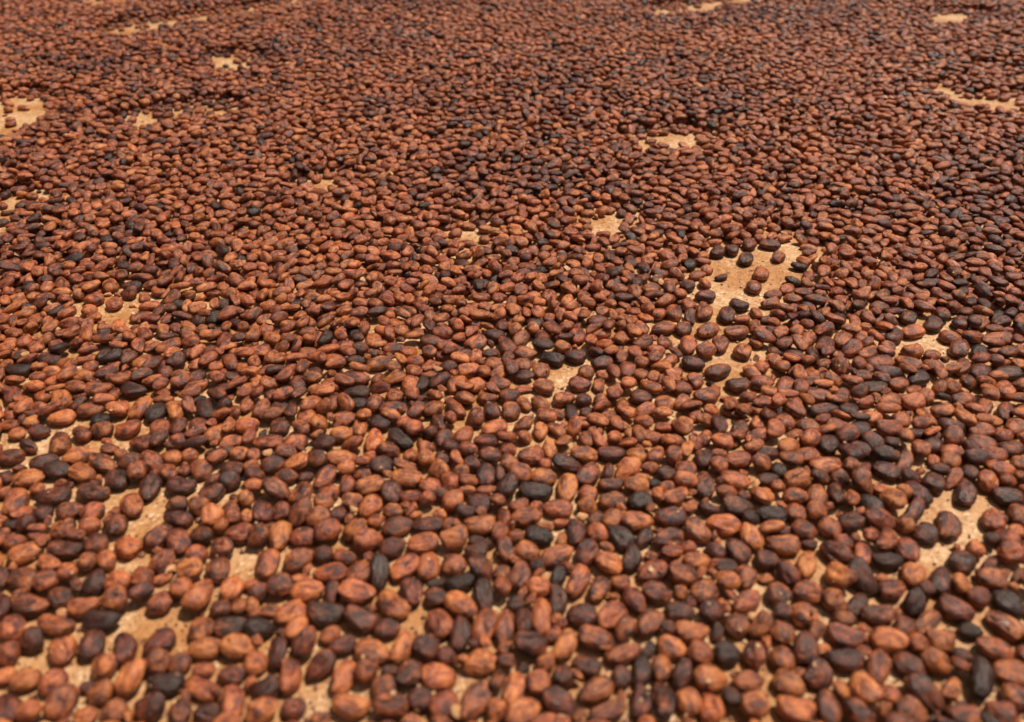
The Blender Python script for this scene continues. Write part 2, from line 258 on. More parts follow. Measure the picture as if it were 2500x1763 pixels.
ANN = '''
A 0 1100 2.442 0 1478
60 40 150 80 0 M;105 100 100 60 20 B;170 165 200 95 5 O;265 70 190 90 20 D;345 115 140 115 -10 K;465 30 190 80 15 O;490 130 145 130 60 O;615 80 150 140 60 M;715 10 80 60 0 B;770 60 150 80 10 M;920 60 130 115 50 M;1020 45 120 80 20 O;700 175 145 110 35 D;830 145 110 100 0 B;890 215 165 120 75 D;1005 140 110 90 20 B;1095 110 80 65 0 D;1200 110 150 100 20 M;1130 30 110 70 20 B;1310 10 190 60 10 D;1390 105 150 85 -10 D;1475 30 115 90 0 O;1355 195 115 105 60 K;1070 215 170 105 -10 D;1270 255 165 110 10 D;1270 170 100 70 0 B;545 255 185 100 -10 D;315 270 220 90 10 D;225 230 110 70 45 O;100 300 185 150 70 B;30 150 80 70 90 D;25 245 80 70 0 B;420 360 175 95 10 M;545 365 165 90 40 B;530 445 145 75 20 O;790 325 138 125 20 B;695 440 148 120 25 M;235 390 150 80 30 D;365 470 150 105 0 B;180 430 140 80 45 D;225 475 110 50 10 B;60 440 120 60 10 D;15 480 90 70 0 B;760 570 145 138 60 O;570 550 170 115 25 D;960 510 200 115 45 M;1055 325 130 90 0 M;1080 390 170 95 -5 D;1180 340 120 95 60 B;1270 405 145 115 10 O;1390 345 105 95 0 B;1470 300 90 90 0 O;1090 525 160 135 20 M;1230 500 140 112 -20 D;1460 500 180 115 5 M;1330 585 152 108 0 M;1340 490 100 80 0 O;1380 420 100 80 0 B;150 605 220 110 20 O;375 595 210 100 -5 D;80 545 130 80 0 B;240 530 130 60 0 B;455 510 120 70 0 B;260 670 110 68 0 B;635 655 120 100 20 O;520 670 115 95 70 B;975 670 180 115 50 M;1065 660 95 75 60 D;1170 630 140 90 20 B;1140 725 172 110 15 O;1300 715 155 142 0 M;845 750 140 110 60 M;705 790 165 130 60 O;570 790 180 125 65 K;155 770 170 155 60 M;30 750 120 90 90 D;285 790 165 110 55 M;400 750 120 85 70 B;350 870 155 130 50 D;455 820 85 75 0 D;180 920 200 130 -15 M;25 910 150 100 90 D;500 940 208 100 10 O;705 905 178 120 50 O;850 860 180 85 35 D;965 755 130 60 20 O;965 900 170 115 60 M;1080 840 122 112 0 B;1195 880 220 120 55 O;1380 830 160 118 75 O;1345 925 130 105 60 D;1465 920 110 90 60 B;1200 1065 165 130 60 O;600 1030 228 118 -5 K;550 1145 182 132 78 D;745 1175 178 128 95 D;950 1150 225 115 33 D;1375 1060 205 122 5 D;320 1040 220 120 -15 B;70 1060 175 125 20 B;180 1150 195 120 50 D;370 1195 172 155 0 B;60 1205 140 120 0 M;625 1285 190 125 38 B;940 1265 180 120 50 B;785 1368 240 135 63 O;1245 1190 208 115 5 O;1460 1215 212 138 -5 O;1085 1265 155 110 70 M;1210 1300 130 90 0 B;1375 1335 168 115 0 M;310 1380 205 120 50 B;150 1365 190 112 10 O;20 1340 110 100 0 O;985 1390 222 125 0 K;600 1440 195 115 40 B;1195 1415 215 135 -25 B;360 1500 255 130 55 B;510 1400 90 65 0 D;1390 1510 230 130 88 O;675 1560 200 130 30 B;500 1580 140 115 0 O;890 1540 215 145 15 D;1070 1560 160 120 90 D;1230 1570 165 125 0 D;70 1540 190 170 30 D;175 1570 150 120 0 O
B 600 1100 2.442 0 1482
35 35 80 75 0 B;100 20 95 45 0 K;60 110 115 70 25 B;175 85 155 95 20 D;60 155 130 70 10 D;325 75 168 98 20 O;460 12 150 50 -5 K;480 115 165 120 55 M;620 30 180 110 0 O;760 20 90 65 0 O;700 95 112 75 0 D;840 60 155 115 20 D;950 115 188 100 -5 O;990 30 95 80 0 O;1090 40 110 80 20 B;1190 30 100 80 0 D;1330 30 110 90 0 D;1440 100 148 128 0 D;1130 130 132 105 20 O;1255 100 95 85 0 B;740 190 182 98 15 O;605 185 110 88 85 M;590 110 115 75 20 O;250 155 140 80 0 M;350 150 105 60 20 D;60 240 112 88 0 O;185 250 168 112 -20 M;325 255 158 105 60 B;480 240 130 90 0 B;470 310 122 92 0 B;885 230 148 128 0 D;995 265 142 78 15 B;1120 195 132 105 -10 B;1240 190 112 108 0 B;1330 190 122 75 10 B;1440 195 130 62 5 B;1180 270 92 68 0 D;1330 270 110 60 0 O;1440 320 150 118 -15 D;1240 335 135 105 50 O;1080 300 102 80 20 B;740 335 155 125 50 O;880 355 130 82 0 B;635 300 132 88 20 B;550 380 102 98 0 D;325 385 190 105 50 M;440 415 150 108 20 B;215 360 112 85 70 B;90 370 145 128 20 D;20 400 85 65 90 O;1000 375 100 45 0 O;1325 385 130 80 5 K;1440 450 195 105 5 O;1095 435 190 92 5 D;910 450 195 108 15 M;790 440 112 88 60 O;1215 465 122 90 10 B;1165 380 85 70 0 O;160 500 168 125 82 O;30 500 135 100 60 M;320 515 158 112 0 M;490 500 172 105 30 M;655 485 170 105 25 O;735 550 182 112 15 O;870 575 168 102 25 D;1055 550 190 125 10 O;1265 535 168 128 25 O;1380 560 95 72 0 D;1450 555 80 60 0 K;130 675 172 122 80 B;315 650 200 122 35 B;460 615 112 98 60 D;590 630 140 90 -10 B;500 730 208 108 8 B;325 755 122 70 0 O;680 730 185 125 50 B;805 735 205 108 87 K;945 695 200 115 40 O;1090 690 165 125 82 O;1240 680 155 130 0 B;1400 630 142 108 20 D;1470 700 165 125 -30 M;30 800 90 75 0 O;80 860 125 95 60 D;185 820 172 115 20 M;365 845 208 118 5 O;520 850 145 90 80 D;660 850 222 125 0 O;880 915 205 140 -42 O;985 850 165 135 100 D;1135 870 142 112 0 D;1290 795 202 95 5 K;1130 800 110 50 20 K;1425 880 190 108 98 K;280 960 208 132 25 O;465 985 238 135 -8 D;290 1085 172 95 50 O;80 1070 192 115 10 K;20 920 95 80 90 O;130 950 120 80 0 B;660 1010 205 132 -20 D;840 1060 162 115 5 D;1290 945 205 138 -30 O;1175 1025 180 140 -60 B;1325 1120 205 112 82 D;1475 1045 208 145 72 B;355 1165 200 112 55 M;505 1090 138 88 35 B;560 1160 182 108 15 D;155 1195 202 110 78 D;40 1220 142 128 0 O;450 1280 225 120 38 D;755 1200 205 155 -18 O;950 1190 208 112 62 O;870 1290 110 65 0 K;1080 1180 165 148 0 D;1200 1205 125 115 0 D;1390 1255 225 150 10 O;270 1340 215 128 88 O;580 1345 222 125 66 O;735 1340 158 125 30 B;820 1400 165 140 30 M;980 1330 205 140 45 D;1145 1350 212 152 5 O;1030 1480 155 140 0 D;1190 1520 205 150 60 M;1400 1480 265 195 52 B;620 1530 235 145 -10 O;865 1530 212 140 0 M;120 1420 178 135 20 D;285 1530 150 120 0 D;100 1560 205 130 20 O;440 1590 125 85 0 M;30 1390 95 80 90 O
C 1200 1100 2.442 0 1566
80 30 112 88 0 B;200 50 165 118 20 B;310 70 85 78 0 B;440 85 192 108 -5 D;570 20 170 90 0 B;700 20 170 80 0 D;860 30 122 80 -20 O;980 30 112 95 60 B;1090 35 122 98 0 B;1265 50 112 105 80 D;1370 20 100 65 0 B;1485 55 162 112 10 B;150 145 142 98 -10 O;300 155 152 98 0 B;460 220 162 115 82 O;600 150 160 110 50 M;690 120 102 80 82 D;810 110 158 112 42 O;940 100 112 70 10 B;1030 130 122 88 10 D;1155 120 132 118 0 M;1350 100 108 85 -45 B;1275 205 205 115 95 D;1455 175 182 108 -10 O;20 150 90 55 90 D;85 230 145 110 60 K;260 250 205 102 -5 K;720 205 160 80 5 D;855 210 150 85 0 O;975 185 90 50 0 K;895 150 100 58 0 O;1045 215 98 76 20 B;1095 275 162 92 20 B;575 270 122 98 -20 O;720 300 162 98 5 B;885 300 150 118 15 K;570 335 122 102 0 O;1395 255 142 82 0 B;1510 265 85 78 0 M;20 330 90 80 0 B;170 320 132 78 20 B;385 345 188 105 0 B;265 340 82 70 0 B;180 405 192 98 10 B;80 380 122 82 100 B;300 420 112 60 0 O;420 430 112 60 20 O;1070 395 188 128 5 M;1190 330 90 78 60 B;1300 350 150 72 -10 D;1465 340 195 105 -12 D;20 440 110 90 60 B;720 410 118 108 60 O;870 430 192 112 0 O;285 500 172 108 -10 K;505 490 162 108 95 D;620 430 100 90 60 D;635 495 128 98 -45 B;420 515 92 62 85 O;145 505 100 82 0 B;780 535 188 118 -38 K;920 520 128 92 50 K;1045 530 182 115 20 M;1225 485 185 108 -38 B;1385 445 208 118 -10 O;1160 565 100 82 0 B;1540 510 170 115 -60 O;65 590 155 98 -62 M;215 600 152 118 -10 B;375 635 212 112 25 B;555 600 155 128 60 M;700 670 178 118 -15 B;680 595 100 72 0 B;865 650 155 112 72 D;955 710 182 118 20 B;960 620 85 62 0 B;1030 620 85 78 0 B;1110 640 95 68 85 O;1110 745 205 105 -5 M;1225 660 168 102 5 B;1390 680 152 88 -5 D;1345 590 135 85 -38 D;1460 600 178 108 -42 D;1520 755 140 118 90 B;25 720 110 100 90 B;155 740 170 120 68 M;250 700 95 85 0 D;400 745 135 88 72 K;520 780 215 118 68 B;275 810 156 112 0 O;70 820 118 98 -48 O;640 830 165 112 62 B;770 790 122 88 0 B;850 890 175 108 -58 M;985 850 192 118 -5 D;1130 830 92 78 90 O;1270 820 158 138 30 B;1395 795 142 108 0 O;1520 900 175 125 35 B;1390 895 85 62 -30 B;400 900 185 105 93 K;150 910 125 98 45 D;260 990 232 118 90 O;145 1030 165 105 98 D;30 1030 205 115 82 B;1310 960 145 138 0 D;1120 960 182 115 -5 D;540 980 185 150 0 D;720 995 190 140 38 O;935 1030 190 140 48 M;390 1030 112 80 10 B;790 1070 145 115 60 M;1050 1060 95 80 0 D;1190 1085 208 122 -3 O;1460 1040 155 138 0 B;1350 1080 120 75 80 D;240 1180 215 135 0 D;70 1150 95 80 0 B;440 1165 205 118 62 O;390 1080 105 82 45 B;610 1145 232 145 -15 M;800 1200 218 120 20 B;915 1190 115 75 60 K;1060 1175 192 132 -18 O;1240 1220 152 145 0 B;1400 1205 162 152 0 K;1560 1220 155 138 90 M;565 1280 182 112 -20 D;330 1260 135 108 30 B;900 1300 190 110 83 D;1010 1310 165 125 83 B;1140 1340 178 122 70 D;1310 1370 218 160 10 O;1530 1380 185 128 5 B;270 1360 155 148 0 B;80 1280 115 90 0 M;430 1340 145 132 90 D;130 1420 205 118 72 O;620 1430 228 145 28 B;780 1350 145 112 88 D;400 1500 240 145 -28 D;170 1550 228 160 30 O;895 1480 205 118 86 D;1030 1490 245 128 97 D;1180 1490 185 138 -62 B;1315 1540 185 138 86 O;1430 1480 148 105 -62 K;1545 1530 165 148 0 O;700 1560 235 125 22 M;20 1390 160 90 85 M;30 1560 135 115 80 B
D 1840 1100 2.442 52 1700
60 85 132 80 -10 M;100 20 150 70 0 D;170 80 95 85 0 K;275 55 142 88 10 B;435 75 192 98 10 O;570 85 92 76 0 B;620 30 152 72 -30 D;655 75 92 80 -30 M;785 75 182 98 -20 D;860 25 72 52 0 B;950 50 125 98 72 M;1055 45 82 70 90 B;1155 40 142 88 -5 B;1290 40 122 72 -20 D;1270 85 112 80 -20 D;1445 75 172 95 -5 B;1580 80 95 85 0 B;240 165 156 108 10 O;90 170 130 82 10 D;385 165 122 82 -5 D;515 170 132 80 -22 D;630 170 155 108 -62 M;55 275 152 112 0 O;240 265 132 118 20 M;140 230 82 70 0 B;380 285 152 135 0 B;500 270 152 100 92 D;590 305 112 82 82 B;685 310 168 105 -42 K;910 130 142 72 -10 D;965 230 198 112 -40 D;740 220 112 62 -20 O;880 270 112 70 -20 O;830 305 178 98 -38 O;960 360 135 108 62 M;1075 160 155 105 -12 D;1120 120 112 72 0 D;1215 140 115 105 60 B;1375 180 158 108 -5 O;1500 185 125 80 -32 B;1580 160 100 62 -10 M;1265 255 142 112 86 D;1510 270 192 105 -5 K;105 380 192 98 -5 K;270 375 122 108 0 B;385 400 132 90 -15 B;430 440 142 105 -15 B;300 470 165 98 -20 M;160 470 112 80 0 D;50 480 125 98 -10 B;575 430 148 108 0 D;745 420 202 105 -15 M;900 440 112 90 0 B;1030 495 165 108 -25 D;1170 450 215 122 96 B;1430 410 145 130 0 B;1585 385 122 108 0 B;1565 480 125 85 -32 O;1500 530 182 88 -25 M;1420 540 92 80 0 D;180 565 202 108 0 B;340 550 102 62 0 D;530 540 132 88 -15 B;620 540 76 70 0 B;690 540 95 80 0 B;770 550 148 122 62 B;915 590 158 138 0 M;500 620 218 108 -32 M;655 635 142 105 83 O;800 660 202 90 5 K;80 650 142 108 0 D;320 675 158 118 76 O;200 740 178 98 -42 D;75 750 95 62 0 B;1255 650 198 125 -42 D;1310 600 122 95 -20 O;1525 625 162 108 0 B;1420 660 92 62 60 M;950 740 145 128 -10 O;660 770 255 112 -50 K;505 765 208 112 -42 O;770 750 76 62 0 O;1095 780 165 125 82 D;1030 820 95 90 0 D;1230 790 135 108 -20 O;1420 760 205 125 -15 B;1335 870 128 108 0 M;1550 830 80 72 0 O;1590 740 105 70 60 M;835 840 155 135 30 M;930 895 155 118 86 K;630 910 155 118 52 D;145 860 162 125 -42 M;330 850 172 138 10 B;490 910 148 128 0 B;1205 950 245 130 -27 M;1520 910 245 115 -36 K;1020 1010 165 128 48 B;40 990 150 130 90 M;185 970 112 108 0 D;305 1000 155 135 0 B;745 980 212 122 12 D;535 1010 152 92 -20 B;890 1040 135 115 -22 B;1500 1040 275 120 -32 B;165 1080 175 118 -32 B;550 1100 235 132 -10 M;340 1090 115 95 60 B;805 1130 222 142 -10 O;1310 1090 142 92 0 K;320 1170 190 138 100 D;170 1240 155 138 92 B;435 1185 85 80 0 O;25 1220 180 120 92 M;980 1160 125 108 0 B;1125 1140 175 115 -12 O;1420 1165 238 135 -10 B;1220 1200 115 95 0 K;540 1240 232 128 0 D;755 1310 205 138 80 B;930 1280 215 118 -22 D;1100 1270 205 110 -22 B;1215 1295 115 98 0 M;390 1350 205 150 -32 D;1335 1380 225 138 88 K;1540 1320 225 142 -5 O;40 1380 155 125 90 M;210 1390 215 135 -22 B;660 1430 240 135 -47 O;1030 1450 325 148 -36 D;1180 1420 155 112 60 B;820 1440 140 92 -62 B;1560 1470 185 128 -20 B;520 1440 140 85 -62 B;440 1520 235 130 100 D;255 1550 242 145 0 O;930 1550 238 142 -36 B;620 1570 238 132 -42 M;760 1580 105 82 0 B;50 1530 125 110 90 B;1270 1580 205 128 5 B;1480 1560 238 122 -26 M;1100 1600 105 62 0 D
F 1250 550 3.479 0 2300
1750 225 130 95 -20 D;1865 210 120 85 10 D;1990 280 145 110 -20 D;2120 410 158 105 0 B;2055 520 140 108 10 B;2265 265 115 90 -30 B;1785 430 105 55 20 D;2015 165 150 85 -10 D;2190 160 180 75 -5 D;1640 735 142 130 0 B;1370 735 146 128 0 B;1500 680 135 88 0 B;1920 680 175 88 -20 K;1825 755 175 135 -10 D;1665 885 172 142 30 B;1460 875 182 118 -20 M;1280 875 192 112 15 B;1240 755 122 108 30 B;1770 1010 148 135 0 B;1960 1065 160 125 -20 B;1510 1020 172 145 0 B;1630 1075 155 108 20 B;1915 910 205 120 10 B;340 1130 202 125 -15 K;545 1115 192 128 5 K;250 1230 145 130 0 B;630 1245 135 108 -10 B;980 1230 138 128 0 B;575 1350 205 108 0 M;75 960 150 122 60 B;260 970 155 122 92 M;110 1085 195 118 0 B;430 1030 145 88 -5 O;555 930 205 140 0 B;1120 1000 160 132 40 M;1225 1065 155 88 0 B;270 1365 185 118 -10 B;85 1185 165 108 -10 B;770 1170 175 118 20 M;1540 1170 205 118 -10 D;200 835 135 98 30 D;1090 870 145 100 -50 B;735 820 205 112 0 D;490 520 205 125 0 B;1505 330 145 90 -20 K;1640 600 175 105 0 D;1755 1235 205 125 20 M;1665 1445 215 125 20 B;1095 1460 195 115 -10 D;440 1470 185 105 10 B;610 1480 135 110 0 D;1290 1510 155 125 0 B;1445 1385 175 105 -10 B;1925 1360 195 118 10 D;2130 1330 195 118 10 B;200 430 140 90 0 K;70 545 140 110 30 M;310 600 145 115 0 B;170 620 190 115 25 B;610 620 115 100 0 B;870 500 180 130 30 B;1190 540 150 110 20 B;1490 510 130 85 -30 D
G 0 560 2.87 0 2300
345 910 155 88 -5 K;130 990 205 78 0 K;605 405 165 78 5 D;770 388 168 88 15 O;925 400 135 70 0 D;655 490 150 80 5 B;800 520 115 78 0 O;625 565 105 65 0 O;1250 530 105 62 0 K;1560 530 110 68 0 K;1500 620 175 75 25 K;1390 650 140 75 20 D;1665 655 205 72 -25 K;180 550 150 55 10 K;1160 980 172 98 86 D;930 1130 155 98 -15 K;430 1190 168 138 0 O;1085 1275 160 105 60 K;1430 1250 145 118 100 K;1375 1190 135 60 10 K;710 1330 135 92 5 K;1000 1260 198 115 45 O;1235 1265 178 130 25 O;430 1320 202 112 10 O;820 1275 152 88 0 O;635 1260 195 108 10 M;580 1430 135 102 30 B;420 1490 172 140 0 B;275 1415 145 82 0 D;900 1400 192 92 15 B;710 1405 152 88 0 M;1120 1395 132 118 0 B;1390 1380 155 112 10 M;1520 1430 190 118 45 O;1730 1370 172 90 5 O;1960 1380 152 108 10 M;2195 1355 132 108 0 O;1880 1490 212 98 0 M;2070 1490 182 105 20 M;1260 1480 165 98 0 M;1000 1495 185 98 5 M;90 1160 145 115 20 M;1810 860 182 85 10 B;1005 930 158 100 42 O;1145 710 112 78 20 O;1580 780 162 125 0 M;1480 870 142 100 20 M;1190 820 215 98 30 B;2090 1090 135 120 0 D;360 1000 145 70 10 O;380 1060 155 68 10 O;650 340 165 62 -5 B;820 320 165 55 5 B;990 350 200 95 0 B;1570 405 120 75 0 O;1690 490 135 80 25 O
H 750 800 3.28 0 1645
725 905 210 125 -40 K;530 950 190 135 85 O;350 1015 215 115 -3 O;255 875 195 125 5 O;130 970 195 115 0 K;50 765 145 125 0 O;300 730 190 115 15 B;415 795 160 105 82 B;580 760 180 120 0 D;415 610 165 90 0 K;400 520 215 95 5 K;700 545 145 115 30 B;685 645 230 105 12 M;540 620 150 100 60 B;210 600 170 100 60 B;830 455 150 140 0 B;1190 455 165 130 60 O;1350 455 150 110 20 O;1300 335 205 100 10 O;1540 450 180 110 0 M;1620 545 170 110 20 M;1635 665 155 125 0 B;1480 665 135 120 0 D;1350 725 165 140 -10 M;1490 825 210 110 20 O;1255 860 170 120 50 B;1085 910 155 125 60 M;1050 755 150 100 -60 D;1180 640 190 105 -50 B;1020 650 180 110 40 B;1130 310 150 90 10 D;1050 430 180 105 40 D;1265 575 160 110 -20 B;870 550 160 65 5 D;580 280 205 100 15 B;390 400 270 110 -5 M;390 265 160 80 0 D;210 260 180 110 -20 B;60 370 120 100 0 D;700 400 190 110 20 O;560 420 110 90 70 B;860 270 150 90 -5 B;300 150 160 110 30 B;430 165 140 85 15 D;690 170 190 90 5 M;530 100 150 110 10 O;665 95 105 60 0 B;1000 110 190 95 -10 D;1150 110 120 60 0 B;1180 160 130 70 0 D;1350 110 170 90 35 B;1500 70 170 100 10 D;1600 150 150 120 -50 M;1490 205 110 70 10 O;1100 220 135 75 0 B;950 220 130 65 10 D;1260 215 180 80 0 D;1490 290 155 100 -10 B;1450 375 120 65 -10 D;860 630 110 60 -20 M;870 700 130 60 -20 B;1150 750 95 90 60 B;790 765 150 90 20 B;870 840 170 110 40 B;985 840 130 110 40 D;970 1050 130 120 30 O;1115 1020 145 110 0 D;1310 1020 160 110 -10 M;1400 920 200 120 20 M;1590 1010 130 110 0 M;1610 910 170 90 10 B;650 1040 190 140 10 M;455 1100 150 90 10 B;155 1100 170 130 0 D;90 870 120 70 30 B;30 620 200 120 40 O;60 490 120 80 10 O;1440 1110 190 120 0 D;1190 1110 130 90 -60 O;790 1120 230 90 0 B;620 25 170 80 -10 B;760 40 120 80 30 O;890 30 110 70 10 B;1080 40 170 80 0 B
I 1700 600 2.87 605 2290
1460 310 130 100 20 B;1665 270 165 75 0 K;1845 270 110 75 20 D;1385 395 150 80 -15 D;1280 430 120 75 10 B;990 515 135 100 -20 K;790 435 120 80 0 D;925 420 140 80 -20 M;680 440 80 75 0 B;580 455 125 85 30 B;1135 130 120 90 10 B;1310 520 165 110 15 M;1485 500 160 90 -10 D;1665 550 180 95 -10 D;1855 535 145 85 -5 D;1990 540 115 90 0 B;2110 500 130 90 -30 K;1510 600 130 90 20 B;1390 630 160 115 -20 D;1160 645 130 90 0 B;1175 565 105 55 0 B;780 660 145 110 60 B;905 695 130 110 -30 D;1030 660 125 100 -30 B;1780 640 165 80 -10 O;1940 640 140 90 20 B;2130 650 190 80 0 B;1980 740 120 85 -20 K;1840 725 160 100 -10 B;1090 730 120 100 30 B;1200 745 150 90 30 B;1335 710 110 80 0 B;1530 740 120 100 20 O;1650 760 110 70 10 B;710 780 150 95 0 D;820 780 100 110 0 D;895 820 100 90 30 B;985 770 110 60 -20 B;1000 830 140 80 -10 M;1140 830 120 80 -20 B;1290 820 180 100 10 M;1490 825 220 90 -20 B;1660 840 170 85 -20 B;1860 850 150 130 60 B;1990 885 150 100 -30 D;2190 890 180 90 5 D;620 985 150 130 60 B;850 1045 210 110 -15 D;690 1135 155 105 -60 M;905 1150 210 85 5 D;1250 1000 195 90 10 K;1160 905 145 75 0 M;1340 900 230 75 -5 D;1550 930 130 110 30 D;1420 970 130 90 20 B;1785 975 130 80 -60 B;1900 970 130 85 -20 D;2010 960 110 90 20 B;2160 1000 140 110 -70 B;1700 1000 120 80 -20 B;1610 1050 120 90 -10 B;1520 1100 150 110 10 O;1350 1090 140 100 20 B;1190 1090 130 80 20 B;1720 1075 100 60 0 K;1870 1080 150 90 10 B;2020 1130 180 110 75 B;2170 1160 140 120 80 M;1060 1150 130 110 -50 K;1230 1210 165 90 -25 O;1435 1220 150 90 -30 O;1730 1160 150 90 10 B;1910 1190 110 80 -20 B;780 1265 175 110 -10 B;990 1270 180 110 5 M;1160 1290 160 105 -30 D;1350 1285 195 95 0 B;1540 1315 190 75 5 D;1790 1270 200 90 -10 D;1990 1290 160 110 10 B;2150 1330 130 85 -10 B;2240 1270 200 110 -30 B;1690 1330 100 60 -20 M;930 1390 155 125 0 K;1060 1370 140 110 20 M;1240 1390 190 100 -35 D;1390 1400 170 80 -10 K;1650 1410 150 105 -20 D;1810 1390 165 110 -10 B;2010 1400 220 90 -15 M;2210 1420 170 90 -5 M;1120 1470 205 100 -30 D;1330 1510 210 90 -15 D;1525 1480 125 110 0 B;1760 1480 140 90 -15 O;1920 1500 160 90 0 D;2100 1510 200 90 0 B;720 1500 170 90 0 B;690 1400 160 110 30 O;550 1490 170 140 20 D;800 1380 140 110 -45 O;550 1330 150 100 80 B;620 1230 150 90 -40 B;555 1240 110 80 20 B
'''
# ---------------------------------------------------------------- where the beans lie
ct, st = math.cos(TH), math.sin(TH)
def ground_pt(u, v, z=0.005):
    """a point of the floor from where it stands in the photograph"""
    X = (np.asarray(u, float) - PW / 2) / FPX; V = (np.asarray(v, float) - PH / 2) / FPX
    t = (CAMH - z) / (st + V * ct)
    return X * t, (ct - V * st) * t
def project(x, y, z=0.005):
    d = y * ct + (CAMH - z) * st; up = y * st - (CAMH - z) * ct
    return PW / 2 + FPX * x / d, PH / 2 - FPX * up / d, d

bare = []                                                                   # floor patches without beans, in floor metres
cur = None
for ln in BARE.strip().splitlines():
    q = ln.split()
    if q[0].isalpha(): cur = (float(q[1]), float(q[2]), float(q[3])); continue
    pts = np.array([[float(t) for t in s.split()] for s in ln.strip().split(',')])
    gx, gy = ground_pt(cur[0] + pts[:, 0] / cur[2], cur[1] + pts[:, 1] / cur[2], 0.004)
    P = np.stack([gx, gy], 1)
    if cur[2] < 1: m = P.mean(0); P = m + (P - m) * np.array([1.08, 1.12]) + np.array([0, -.010])
    else: m = P.mean(0); P = m + (P - m) * 1.14
    bare.append(P)
for cx, cy, rx, ry in ((-1.9, 1.35, .2, .08), (1.95, 1.6, .25, .07), (-.75, 3.0, .3, .06), (.9, 2.9, .35, .07), (-1.0, .62, .1, .05), (.98, .5, .09, .05), (0.2, .1, .1, .04)):
    a = np.linspace(0, 2 * math.pi, 15)[:-1]; rr = 1 + .3 * rng.standard_normal(14)
    bare.append(np.stack([cx + rx * rr * np.cos(a), cy + ry * rr * np.sin(a)], 1))  # outside the frame

# raster of the floor, 2 mm cells: height reached so far, and the bare mask
CELL = .002; X0, X1, Y0, Y1 = -2.9, 2.9, -.12, 3.5
NX, NY = int((X1 - X0) / CELL), int((Y1 - Y0) / CELL)
H = np.zeros((NY, NX), np.float32); BM = np.zeros((NY, NX), bool)
for P in bare:
    ia, ib = int((P[:, 0].min() - X0) / CELL), int((P[:, 0].max() - X0) / CELL) + 1
    ja, jb = int((P[:, 1].min() - Y0) / CELL), int((P[:, 1].max() - Y0) / CELL) + 1
    ia, ja = max(ia, 0), max(ja, 0); ib, jb = min(ib, NX), min(jb, NY)
    gx, gy = np.meshgrid(X0 + (np.arange(ia, ib) + .5) * CELL, Y0 + (np.arange(ja, jb) + .5) * CELL)
    ins = np.zeros(gx.shape, bool)
    for k in range(len(P)):
        (x1, y1), (x2, y2) = P[k - 1], P[k]
        c = (y1 > gy) != (y2 > gy)
        ins ^= c & (gx < (x2 - x1) * (gy - y1) / (y2 - y1 + 1e-12) + x1)
    BM[ja:jb, ia:ib] |= ins

EDGE = BM.copy()                                                             # a thin single-layer rim round each bare patch
for s in (1, 2, 4, 8, 5):
    E2 = EDGE.copy(); E2[s:] |= EDGE[:-s]; E2[:-s] |= EDGE[s:]; E2[:, s:] |= EDGE[:, :-s]; E2[:, :-s] |= EDGE[:, s:]; EDGE = E2
RAD = 9; gg = np.arange(-RAD, RAD + 1) * CELL; GX, GY = np.meshgrid(gg, gg)
def rotm(rx, ry, rz):
    return np.array(Euler((rx, ry, rz)).to_matrix())
def template(Rm, a, b, c):
    """under and upper surface of a turned ellipsoid over the cell grid"""
    M = Rm @ np.diag([1 / a ** 2, 1 / b ** 2, 1 / c ** 2]) @ Rm.T
    B_ = M[0, 2] * GX + M[1, 2] * GY; A_ = M[2, 2]
    C_ = M[0, 0] * GX ** 2 + 2 * M[0, 1] * GX * GY + M[1, 1] * GY ** 2 - 1
    D = B_ * B_ - A_ * C_; ok = D > 0; s = np.sqrt(np.where(ok, D, 0))
    return np.where(ok, (-B_ - s) / A_, 9.).astype(np.float32), np.where(ok, (-B_ + s) / A_, -9.).astype(np.float32)
beans = []   # x y z rx ry rz a b c kind tone listed
SINK = .0007
def put(x, y, z, rot, abc, T, kind, tone, listed=0):
    i, j = int((x - X0) / CELL), int((y - Y0) / CELL)
    if i < RAD or j < RAD or i >= NX - RAD or j >= NY - RAD: return
    s = H[j - RAD:j + RAD + 1, i - RAD:i + RAD + 1]
    np.maximum(s, z + T[1], out=s)
    beans.append((x, y, z, *rot, *abc, kind, tone, listed))
def rest(x, y, T):
    i, j = int((x - X0) / CELL), int((y - Y0) / CELL)
    if i < RAD or j < RAD or i >= NX - RAD or j >= NY - RAD: return 9.
    return float((H[j - RAD:j + RAD + 1, i - RAD:i + RAD + 1] - T[0]).max()) - SINK

